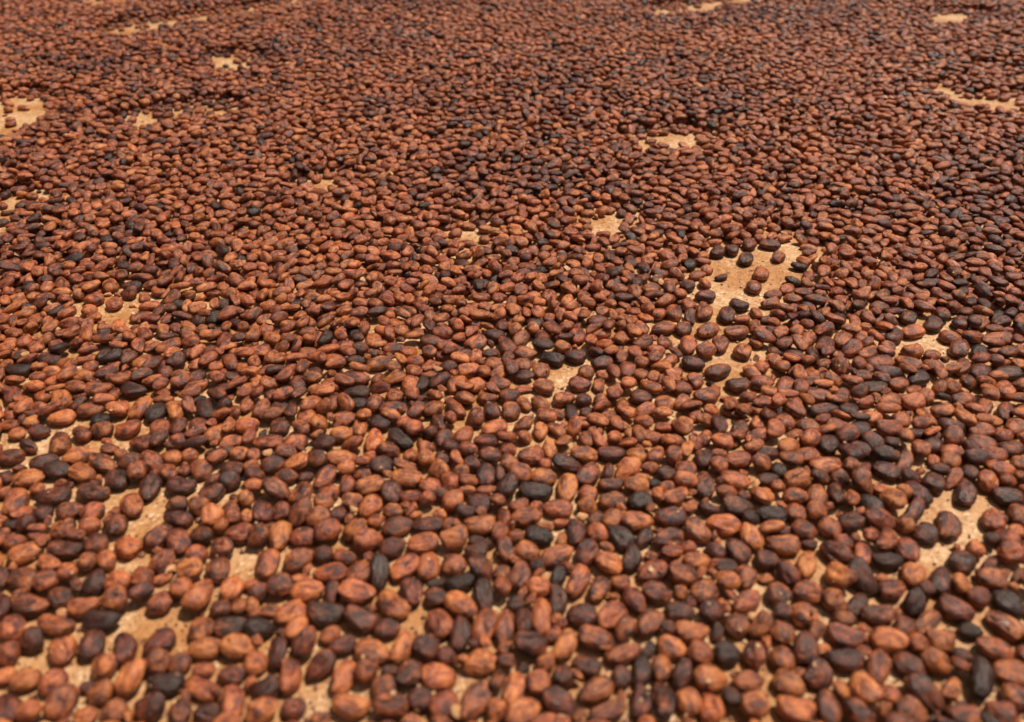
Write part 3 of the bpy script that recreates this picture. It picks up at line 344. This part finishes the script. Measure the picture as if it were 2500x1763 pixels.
# --- the beans one can pick out in the photograph
TONE = {'K': .16, 'D': .37, 'M': .50, 'B': .61, 'O': .79}
ann = []
for ln in ANN.strip().splitlines():
    q = ln.split()
    if q[0].isalpha(): u0, v0, sc, xa, xb = map(float, q[1:6]); continue
    for it in ln.split(';'):
        x, y, l, wd, a, c = it.split(); x, y, l, wd, a = map(float, (x, y, l, wd, a))
        if not (xa <= x < xb): continue
        u, v, l, wd = u0 + x / sc, v0 + y / sc, l / sc, wd / sc
        zc = .006; gx, gy = ground_pt(u, v, zc); d = project(gx, gy, zc)[2]
        sph = (CAMH - zc) / math.sqrt(gx * gx + gy * gy + CAMH ** 2); cph = math.sqrt(1 - sph * sph)
        def ext(L_, ang, T_=.009):
            du, dv = math.cos(ang) * L_ / 2, -math.sin(ang) * L_ / 2
            p, q2 = ground_pt(u + du, v + dv, zc), ground_pt(u - du, v - dv, zc)
            ex, ey = p[0] - q2[0], p[1] - q2[1]; n = math.hypot(ex, ey)
            k = abs(ey) / n; s0 = k * n * sph
            s1 = math.sqrt(max(s0 * s0 - (k * T_ * cph) ** 2, (.62 * s0) ** 2))
            f = (s1 / max(s0, 1e-9)) if k > .05 else 1
            return ex, ey * (f * k + (1 - k)), 0
        ex, ey, _ = ext(l, R(a)); fx, fy, _ = ext(wd, R(a + 90))
        ln_, wn_ = math.hypot(ex, ey), math.hypot(fx, fy)
        if wn_ > ln_: ex, ey, ln_, wn_ = fx, fy, wn_, ln_
        A_ = min(max(ln_ / 2, .0050), .0155); B_ = min(max(wn_ / 2, .0042), .0092)
        ann.append([gx, gy, math.atan2(ey, ex), A_, B_, c, u, v])
# push listed beans apart where my reading of the photograph makes them overlap
X = np.array([[a[0], a[1]] for a in ann]); X00 = X.copy()
YAW = np.array([a[2] for a in ann]); AA = np.array([a[3] for a in ann]); BB = np.array([a[4] for a in ann])
dirs = np.stack([np.cos(YAW), np.sin(YAW)], 1)
K3 = np.array([-1, 0, 1.])
for itn in range(90):
    off = (AA - BB).clip(0)[:, None] * K3
    S = X[:, None, :] + dirs[:, None, :] * off[:, :, None]; n = len(X)
    near = np.argwhere(np.triu(np.abs(X[:, None] - X[None]).max(2) < .03, 1))
    i, j = near[:, 0], near[:, 1]
    D = S[i][:, :, None, :] - S[j][:, None, :, :]; dist = np.sqrt((D ** 2).sum(3)) + 1e-9
    pen = ((BB[i] + BB[j]) * .93)[:, None, None] - dist
    pen = np.clip(pen, 0, None); mvec = (D / dist[..., None] * pen[..., None]).reshape(len(i), 9, 2)
    best = pen.reshape(len(i), 9).argmax(1); mv = mvec[np.arange(len(i)), best] * .4
    np.add.at(X, i, mv); np.add.at(X, j, -mv)
    dX = X - X00; m = np.linalg.norm(dX, axis=1, keepdims=True); X = X00 + dX * np.minimum(1, .010 / (m + 1e-9))
ANN_XY = X
def pick_kind(A_, B_, r):
    asp = A_ / B_
    if A_ < .0066: return r.choice(['chip', 'round', 'lump'])
    if asp < 1.25: return r.choice(['round'] * 6 + ['lump', 'split', 'curl'])
    if asp < 1.6: return r.choice(['oval'] * 7 + ['lump', 'split', 'kidney', 'kidney'])
    return r.choice(['oval', 'kidney', 'kidney', 'oval', 'kidney'])
rr = random.Random(5)
for k, a in enumerate(ann):
    x, y = ANN_XY[k]; A_, B_ = a[3] * 1.03, a[4] * 1.07
    kind = pick_kind(A_, B_, rr); c = min(B_ * rr.uniform(.70, .88), .0064)
    best = None
    for t in range(14):
        rx, ry = (0, 0) if t == 0 else (rr.gauss(0, .3), rr.gauss(0, .22))
        T = template(rotm(rx, ry, a[2]), A_, B_, c); z = rest(x, y, T)
        if best is None or z < best[0] - .0002: best = (z, rx, ry, T)
    z, rx, ry, T = best
    z = min(z, c + .0050)                                                  # neighbours that still overlap press together
    idx = rr.choice(IDX[kind]); tone = TONE[a[5]] + rr.gauss(0, .035)
    if a[5] == 'K' and k % 3 == 1: tone = .27
    put(x, y, z, (rx, ry, a[2]), (A_, B_, c), T, idx, max(tone, .02), 1)
NLIST = len(beans)
print('listed', NLIST, round(time.time() - T0, 1))

# --- all the others, dropped one after another where they come to rest lowest
SIZES = []
for s in range(26):
    kind = rr.choice(['oval'] * 6 + ['kidney'] * 4 + ['round'] * 3 + ['curl'] * 3 + ['split'] * 3 + ['lump'] * 5 + ['chip'] * 3)
    L_ = {'oval': 11.2, 'kidney': 11.8, 'round': 8.6, 'curl': 9.6, 'split': 10.4, 'lump': 9.8, 'chip': 6.0}[kind] * rr.uniform(.88, 1.16) / 1000
    W_ = L_ * {'oval': .62, 'kidney': .56, 'round': .88, 'curl': .78, 'split': .68, 'lump': .68, 'chip': .72}[kind] * rr.uniform(.92, 1.1)
    c = min(max(W_ * rr.uniform(.54, .78), .0026), .0055)
    lib = []
    for t in range(56):
        flat = t < 20
        rx, ry, rz = rr.gauss(0, .08 if flat else .42), rr.gauss(0, .06 if flat else .30), rr.uniform(0, 2 * math.pi)
        T = template(rotm(rx, ry, rz), L_, W_, c); lib.append(((rx, ry, rz), T))
    SIZES.append((kind, (L_, W_, c), lib, np.stack([q[1][0] for q in lib])))
def pool_density(x, y):
    v = noise.noise(Vector((x * 1.7 + y * .6, y * 4.1 - x * .5, 3.3))) + .8 * noise.noise(Vector((x * 5 + y * 2, y * 10 - x * 1.5, 9.1)))
    return v
def DARK(x, y): return max(-.5, min(1.2, noise.noise(Vector((x * 2.2 + y, y * 5 - x * .8, 17.7))) * 2 + noise.noise(Vector((x * 9, y * 14, 5.5)))))
step = .0150
cand = []
yy = Y0 + .03
gxs = []
nxp = int((X1 - X0) / step); nyp = int((Y1 - Y0) / step)
pts = []
for j in range(nyp):
    y = Y0 + (j + .5) * step
    half = min(.62 + .88 * max(y, 0), 2.8)
    for i in range(nxp):
        x = X0 + (i + .5) * step
        if abs(x) > half: continue
        pts.append((x, y))
pts = np.array(pts); uv = project(pts[:, 0], pts[:, 1]); V = uv[1]; U = uv[0]
inpic = (U > -20) & (U < PW + 20)
jobs = []
for (x, y), u, v, ip in zip(pts, U, V, inpic):
    if ip and 1110 < v < 1790: n = 5.5; fill = 1
    else:
        fill = 0; dn = pool_density(x, y)
        if v > 1110: n = 1.5
        elif v > 800: n = 1.7 + .25 * (1110 - v) / 310 + .25 * dn
        elif v > 560: n = 1.9 + .5 * max(dn, -.5)
        else: n = 1.75 + .7 * max(dn, -.45)
        if y > 2.55: n *= .9
    m = int(n) + (rng.random() < n - int(n))
    for _ in range(m): jobs.append((x, y, fill))
order = rng.permutation(len(jobs)); offs = np.arange(-RAD, RAD + 1)
cnt = 0
for o in order:
    x, y, fill = jobs[o]
    kind, abc, lib, TL = SIZES[rr.randrange(26) if not fill else rr.randrange(26)]
    loose = (not fill) and y > .9 and rr.random() < (.06 if y > 1.2 else .06)
    K = 20 if not fill else 34; sel = [rr.randrange(56) for _ in range(K)]
    sprd = step * (.95 if not fill else 1.0)
    cx = x + (np.array([rr.random() for _ in range(K)]) - .5) * 2 * sprd; cy = y + (np.array([rr.random() for _ in range(K)]) - .5) * 2 * sprd
    ii = ((cx - X0) / CELL).astype(int); jj = ((cy - Y0) / CELL).astype(int)
    ok = (ii > RAD) & (jj > RAD) & (ii < NX - RAD - 1) & (jj < NY - RAD - 1)
    ii = ii.clip(RAD, NX - RAD - 1); jj = jj.clip(RAD, NY - RAD - 1)
    hh = H[(jj[:, None] + offs)[:, :, None], (ii[:, None] + offs)[:, None, :]]
    z = (hh - TL[sel]).reshape(K, -1).max(1) - SINK
    z = z + np.where(ok, 0, 9) + np.where(BM[jj, ii] & (not loose), 9, 0)
    if not loose:
      for ddx, ddy in (((4, 0), (-4, 0), (0, 4), (0, -4)) if not fill else ((3, 0), (-3, 0), (0, 3), (0, -3))): z = z + np.where(BM[(jj + ddy).clip(0, NY - 1), (ii + ddx).clip(0, NX - 1)], .006 if not fill else 9, 0)
    q = int(z.argmin()); zz = float(z[q])
    if zz > ((.012 + .012 * min(1, max(0, y - .6))) if not fill else (.0070 if rr.random() < .45 else .0104)): continue
    if EDGE[jj[q], ii[q]] and zz > .0068: continue
    rot, T = lib[sel[q]]
    zz = float((hh[q] - T[0]).max()) - SINK
    r_ = rr.random()
    tone = .15 + .10 * rr.random() if r_ < .022 else (rr.gauss(.40, .05) if r_ < .16 + .18 * DARK(x, y) else rr.gauss(.66, .085) - .05 * DARK(x, y))
    if kind == 'chip' and rr.random() < .07: tone = 1.12
    put(float(cx[q]), float(cy[q]), zz, rot, abc, T, rr.choice(IDX[kind]), tone, 0); cnt += 1
Bn = np.array(beans, float)
print('beans', len(Bn), round(time.time() - T0, 1), 'mean z', Bn[NLIST:, 2].mean())

# --- which ones show largest: those are things of their own
u, v, d = project(Bn[:, 0], Bn[:, 1], Bn[:, 2])
size = FPX / d * 2 * np.sqrt(Bn[:, 6] * Bn[:, 7])
def top_here(b):
    i, j = int((b[0] - X0) / CELL), int((b[1] - Y0) / CELL)
    return H[j, i] < b[2] + b[8] + .0035
seen = np.array([top_here(b) for b in Bn])
inside = (u > 8) & (u < PW - 8) & (v > 0) & (v < PH - 4) & seen
score = np.where(inside, size, 0); own = np.argsort(-score)[:300]
own = [int(k) for k in own]; ownset = set(own)

# the heap: one object, one point per bean
hc = bpy.data.collections.new('heap_shapes')
for i, me in enumerate(MESH_HEAP):
    o = bpy.data.objects.new('shape_%02d' % i, me); hc.objects.link(o)
rest_ = np.array([k for k in range(len(Bn)) if k not in ownset]); Q = Bn[rest_]
hm = bpy.data.meshes.new('bean_heap'); hm.from_pydata(Q[:, :3].tolist(), [], [])
def addattr(name, typ, data, key):
    a = hm.attributes.new(name, typ, 'POINT'); a.data.foreach_set(key, np.ascontiguousarray(data).ravel())
addattr('rot', 'FLOAT_VECTOR', Q[:, 3:6].astype(np.float32), 'vector')
addattr('dims', 'FLOAT_VECTOR', Q[:, 6:9].astype(np.float32), 'vector')
addattr('shape', 'INT', Q[:, 9].astype(np.int32), 'value')
addattr('tone', 'FLOAT', Q[:, 10].astype(np.float32), 'value')
heap = bpy.data.objects.new('bean_heap', hm); C.objects.link(heap)
heap['kind'] = 'stuff'; heap['label'] = 'thick spread of thousands of brown cacao beans drying on the floor'; heap['category'] = 'cacao beans'
ng = bpy.data.node_groups.new('scatter_beans', 'GeometryNodeTree')
ng.interface.new_socket('Geometry', in_out='INPUT', socket_type='NodeSocketGeometry'); ng.interface.new_socket('Geometry', in_out='OUTPUT', socket_type='NodeSocketGeometry')
gi = ng.nodes.new('NodeGroupInput'); go = ng.nodes.new('NodeGroupOutput'); G = ng.links.new
ci = ng.nodes.new('GeometryNodeCollectionInfo'); ci.inputs['Collection'].default_value = hc; ci.inputs['Separate Children'].default_value = True; ci.inputs['Reset Children'].default_value = True
ip = ng.nodes.new('GeometryNodeInstanceOnPoints'); ip.inputs['Pick Instance'].default_value = True
def na(name, t):
    n = ng.nodes.new('GeometryNodeInputNamedAttribute'); n.data_type = t; n.inputs['Name'].default_value = name; return n.outputs['Attribute']
mp = ng.nodes.new('GeometryNodeMeshToPoints'); G(gi.outputs[0], mp.inputs['Mesh']); G(mp.outputs[0], ip.inputs['Points'])
G(ci.outputs[0], ip.inputs['Instance']); G(na('shape', 'INT'), ip.inputs['Instance Index'])
er = ng.nodes.new('FunctionNodeEulerToRotation'); G(na('rot', 'FLOAT_VECTOR'), er.inputs[0]); G(er.outputs[0], ip.inputs['Rotation'])
G(na('dims', 'FLOAT_VECTOR'), ip.inputs['Scale']); G(ip.outputs[0], go.inputs[0])
mod = heap.modifiers.new('scatter', 'NODES'); mod.node_group = ng

# the 300 beans that show largest
def colour_word(t):
    return 'black' if t < .24 else 'dark purplish' if t < .44 else 'mottled brown' if t < .56 else 'reddish-brown' if t < .71 else 'orange-brown' if t < 1 else 'pale tan'
def shape_word(b):
    k = KINDS[int(b[9])]; asp = b[6] / b[7]
    if k == 'curl': return 'curled'
    if k == 'split': return 'creased'
    if k == 'chip': return 'angular'
    if k == 'lump': return 'lumpy'
    return 'roundish' if asp < 1.25 else 'long' if asp > 1.75 else 'oval'
def ordinal(n): return ['nearest', 'second', 'third', 'fourth', 'fifth', 'sixth', 'seventh', 'eighth', 'ninth', 'tenth', 'eleventh', 'twelfth'][min(n, 11)]
SECT = ['right of', 'up-right of', 'above', 'up-left of', 'left of', 'down-left of', 'below', 'down-right of']
MARKS = [(320, 1245, 'the long left clearing'), (368, 1518, 'the low left clearing'), (606, 1362, 'the small square clearing'),
         (1013, 1522, 'the narrow middle clearing'), (776, 1690, 'the bottom edge clearing'), (2368, 1264, 'the big right clearing'),
         (2274, 1489, 'the low right clearing'), (82, 1616, 'the lowest left clearing'), (2490, 1755, 'the bottom right corner'), (1300, 1763, 'the bottom edge midpoint')]
def describe(ks, marks, cap):
    """names each bean by its colour, its rank and its direction from a landmark"""
    cells = {}
    for k in ks:
        best = min(range(len(marks)), key=lambda m: math.hypot(u[k] - marks[m][0], v[k] - marks[m][1]) + (1e6 if marks[m][2].endswith('#%d' % k) else 0))
        mu, mv, _ = marks[best]; dd = math.hypot(u[k] - mu, v[k] - mv)
        s = int(round(math.atan2(-(v[k] - mv), u[k] - mu) / (math.pi / 4))) % 8
        cells.setdefault((colour_word(Bn[k][10]), best, s), []).append((dd, k))
    out = {}
    for (cw, m, s), lst in cells.items():
        for n, (dd, k) in enumerate(sorted(lst)): out[k] = (cw, n, SECT[s], marks[m][2])
    return out
blacks = [k for k in own if colour_word(Bn[k][10]) == 'black']
LABEL = {}; marks2 = list(MARKS)
for k, (cw, n, s, ph) in describe(blacks, MARKS, 0).items():
    LABEL[k] = 'black %s bean, %s black one %s %s' % (shape_word(Bn[k]), ordinal(n), s, ph)
    if n == 0: marks2.append((u[k], v[k], 'the black bean ' + s + ' ' + ph))
for k, (cw, n, s, ph) in describe([k for k in own if k not in blacks], marks2, 0).items():
    LABEL[k] = '%s %s bean, %s %s %s' % (cw, shape_word(Bn[k]), ordinal(n), s, ph)
for k in own:
    b = Bn[k]
    o = bpy.data.objects.new('cacao_bean', MESH_OWN[int(b[9])])
    o.location = b[:3]; o.rotation_euler = b[3:6]; o.scale = b[6:9]
    C.objects.link(o)
    o['tone'] = float(b[10]); o['category'] = 'cacao bean'; o['group'] = 'cacao beans drying on the tan floor'
    o['label'] = LABEL.get(k) or 'x'

# ---------------------------------------------------------------- husk flakes and grit between the beans, nobody could count them
def crumbs():
    V_, F_, MI = [], [], []
    r = random.Random(11)
    n = 0
    while n < 3000:
        uu, vv = r.uniform(-60, PW + 60), PH * (1 - r.random() ** 1.3 * .98)
        gx, gy = (float(q) for q in ground_pt(uu, vv, 0))
        i, j = int((gx - X0) / CELL), int((gy - Y0) / CELL)
        if not (3 < i < NX - 3 and 3 < j < NY - 3): continue
        h = float(H[j, i])
        if h > .001 and r.random() < .93: continue
        if h < .001 and r.random() < .35: continue
        s = r.uniform(.0005, .0015) if r.random() < .9 else r.uniform(.0015, .003)
        a = r.uniform(0, 6.28); e = r.uniform(.3, 1); b0 = len(V_); m = 7
        flat = r.random() < .6; th = s * (.12 if flat else .55); curl = r.uniform(.1, .6) * s if flat else 0
        z0 = max(h - .0006, 0) + .0001
        tx, ty = r.uniform(-.25, .25), r.uniform(-.25, .25)
        ring = []
        for q in range(m):
            t = 6.283 * q / m; rr_ = s * r.uniform(.7, 1.15)
            lx, ly = rr_ * math.cos(t), rr_ * e * math.sin(t)
            ring.append((gx + lx * math.cos(a) - ly * math.sin(a), gy + lx * math.sin(a) + ly * math.cos(a), z0 + curl * (lx / s) ** 2 + abs(tx * s) + tx * lx + ty * ly + abs(ty * s)))
        for p in ring: V_.append(p)
        for p in ring: V_.append((gx + (p[0] - gx) * .8, gy + (p[1] - gy) * .8, p[2] + th))
        V_.append((gx, gy, z0 + abs(tx * s) + abs(ty * s) + th * (1.0 if flat else 1.35)))
        mi = 0 if r.random() < .3 else 1
        for q in range(m):
            q2 = (q + 1) % m
            F_.append((b0 + q, b0 + q2, b0 + m + q2, b0 + m + q)); F_.append((b0 + m + q, b0 + m + q2, b0 + 2 * m)); MI += [mi, mi]
        F_.append(tuple(b0 + q for q in range(m - 1, -1, -1))); MI.append(mi); n += 1
    me = bpy.data.meshes.new('husk_crumbs'); me.from_pydata(V_, [], F_)
    m1, nt, B = new_mat('pale_husk'); B.inputs['Base Color'].default_value = (.56, .34, .17, 1); B.inputs['Roughness'].default_value = .6
    m2, nt, B = new_mat('brown_crumb'); B.inputs['Base Color'].default_value = (.16, .055, .024, 1); B.inputs['Roughness'].default_value = .5
    me.materials.append(m1); me.materials.append(m2); me.polygons.foreach_set('material_index', MI)
    return me
o = bpy.data.objects.new('husk_crumbs', crumbs()); C.objects.link(o); o['kind'] = 'stuff'
o['label'] = 'tiny husk flakes and crumbs scattered over the tan floor'
print('done', round(time.time() - T0, 1))

if __import__('os').environ.get('DBG'):
    for k in own:
        if Bn[k][10] < .2: print('K', int(u[k]), int(v[k]), round(size[k], 1), KINDS[int(Bn[k][9])])
    for k in own[::12]: print(LABEL[k])
    print(max(len(q.split()) for q in LABEL.values()), len(set(LABEL.values())), len(blacks))
    print('vmin', min(v[k] for k in own), 'listed', sum(Bn[k][11] for k in own))
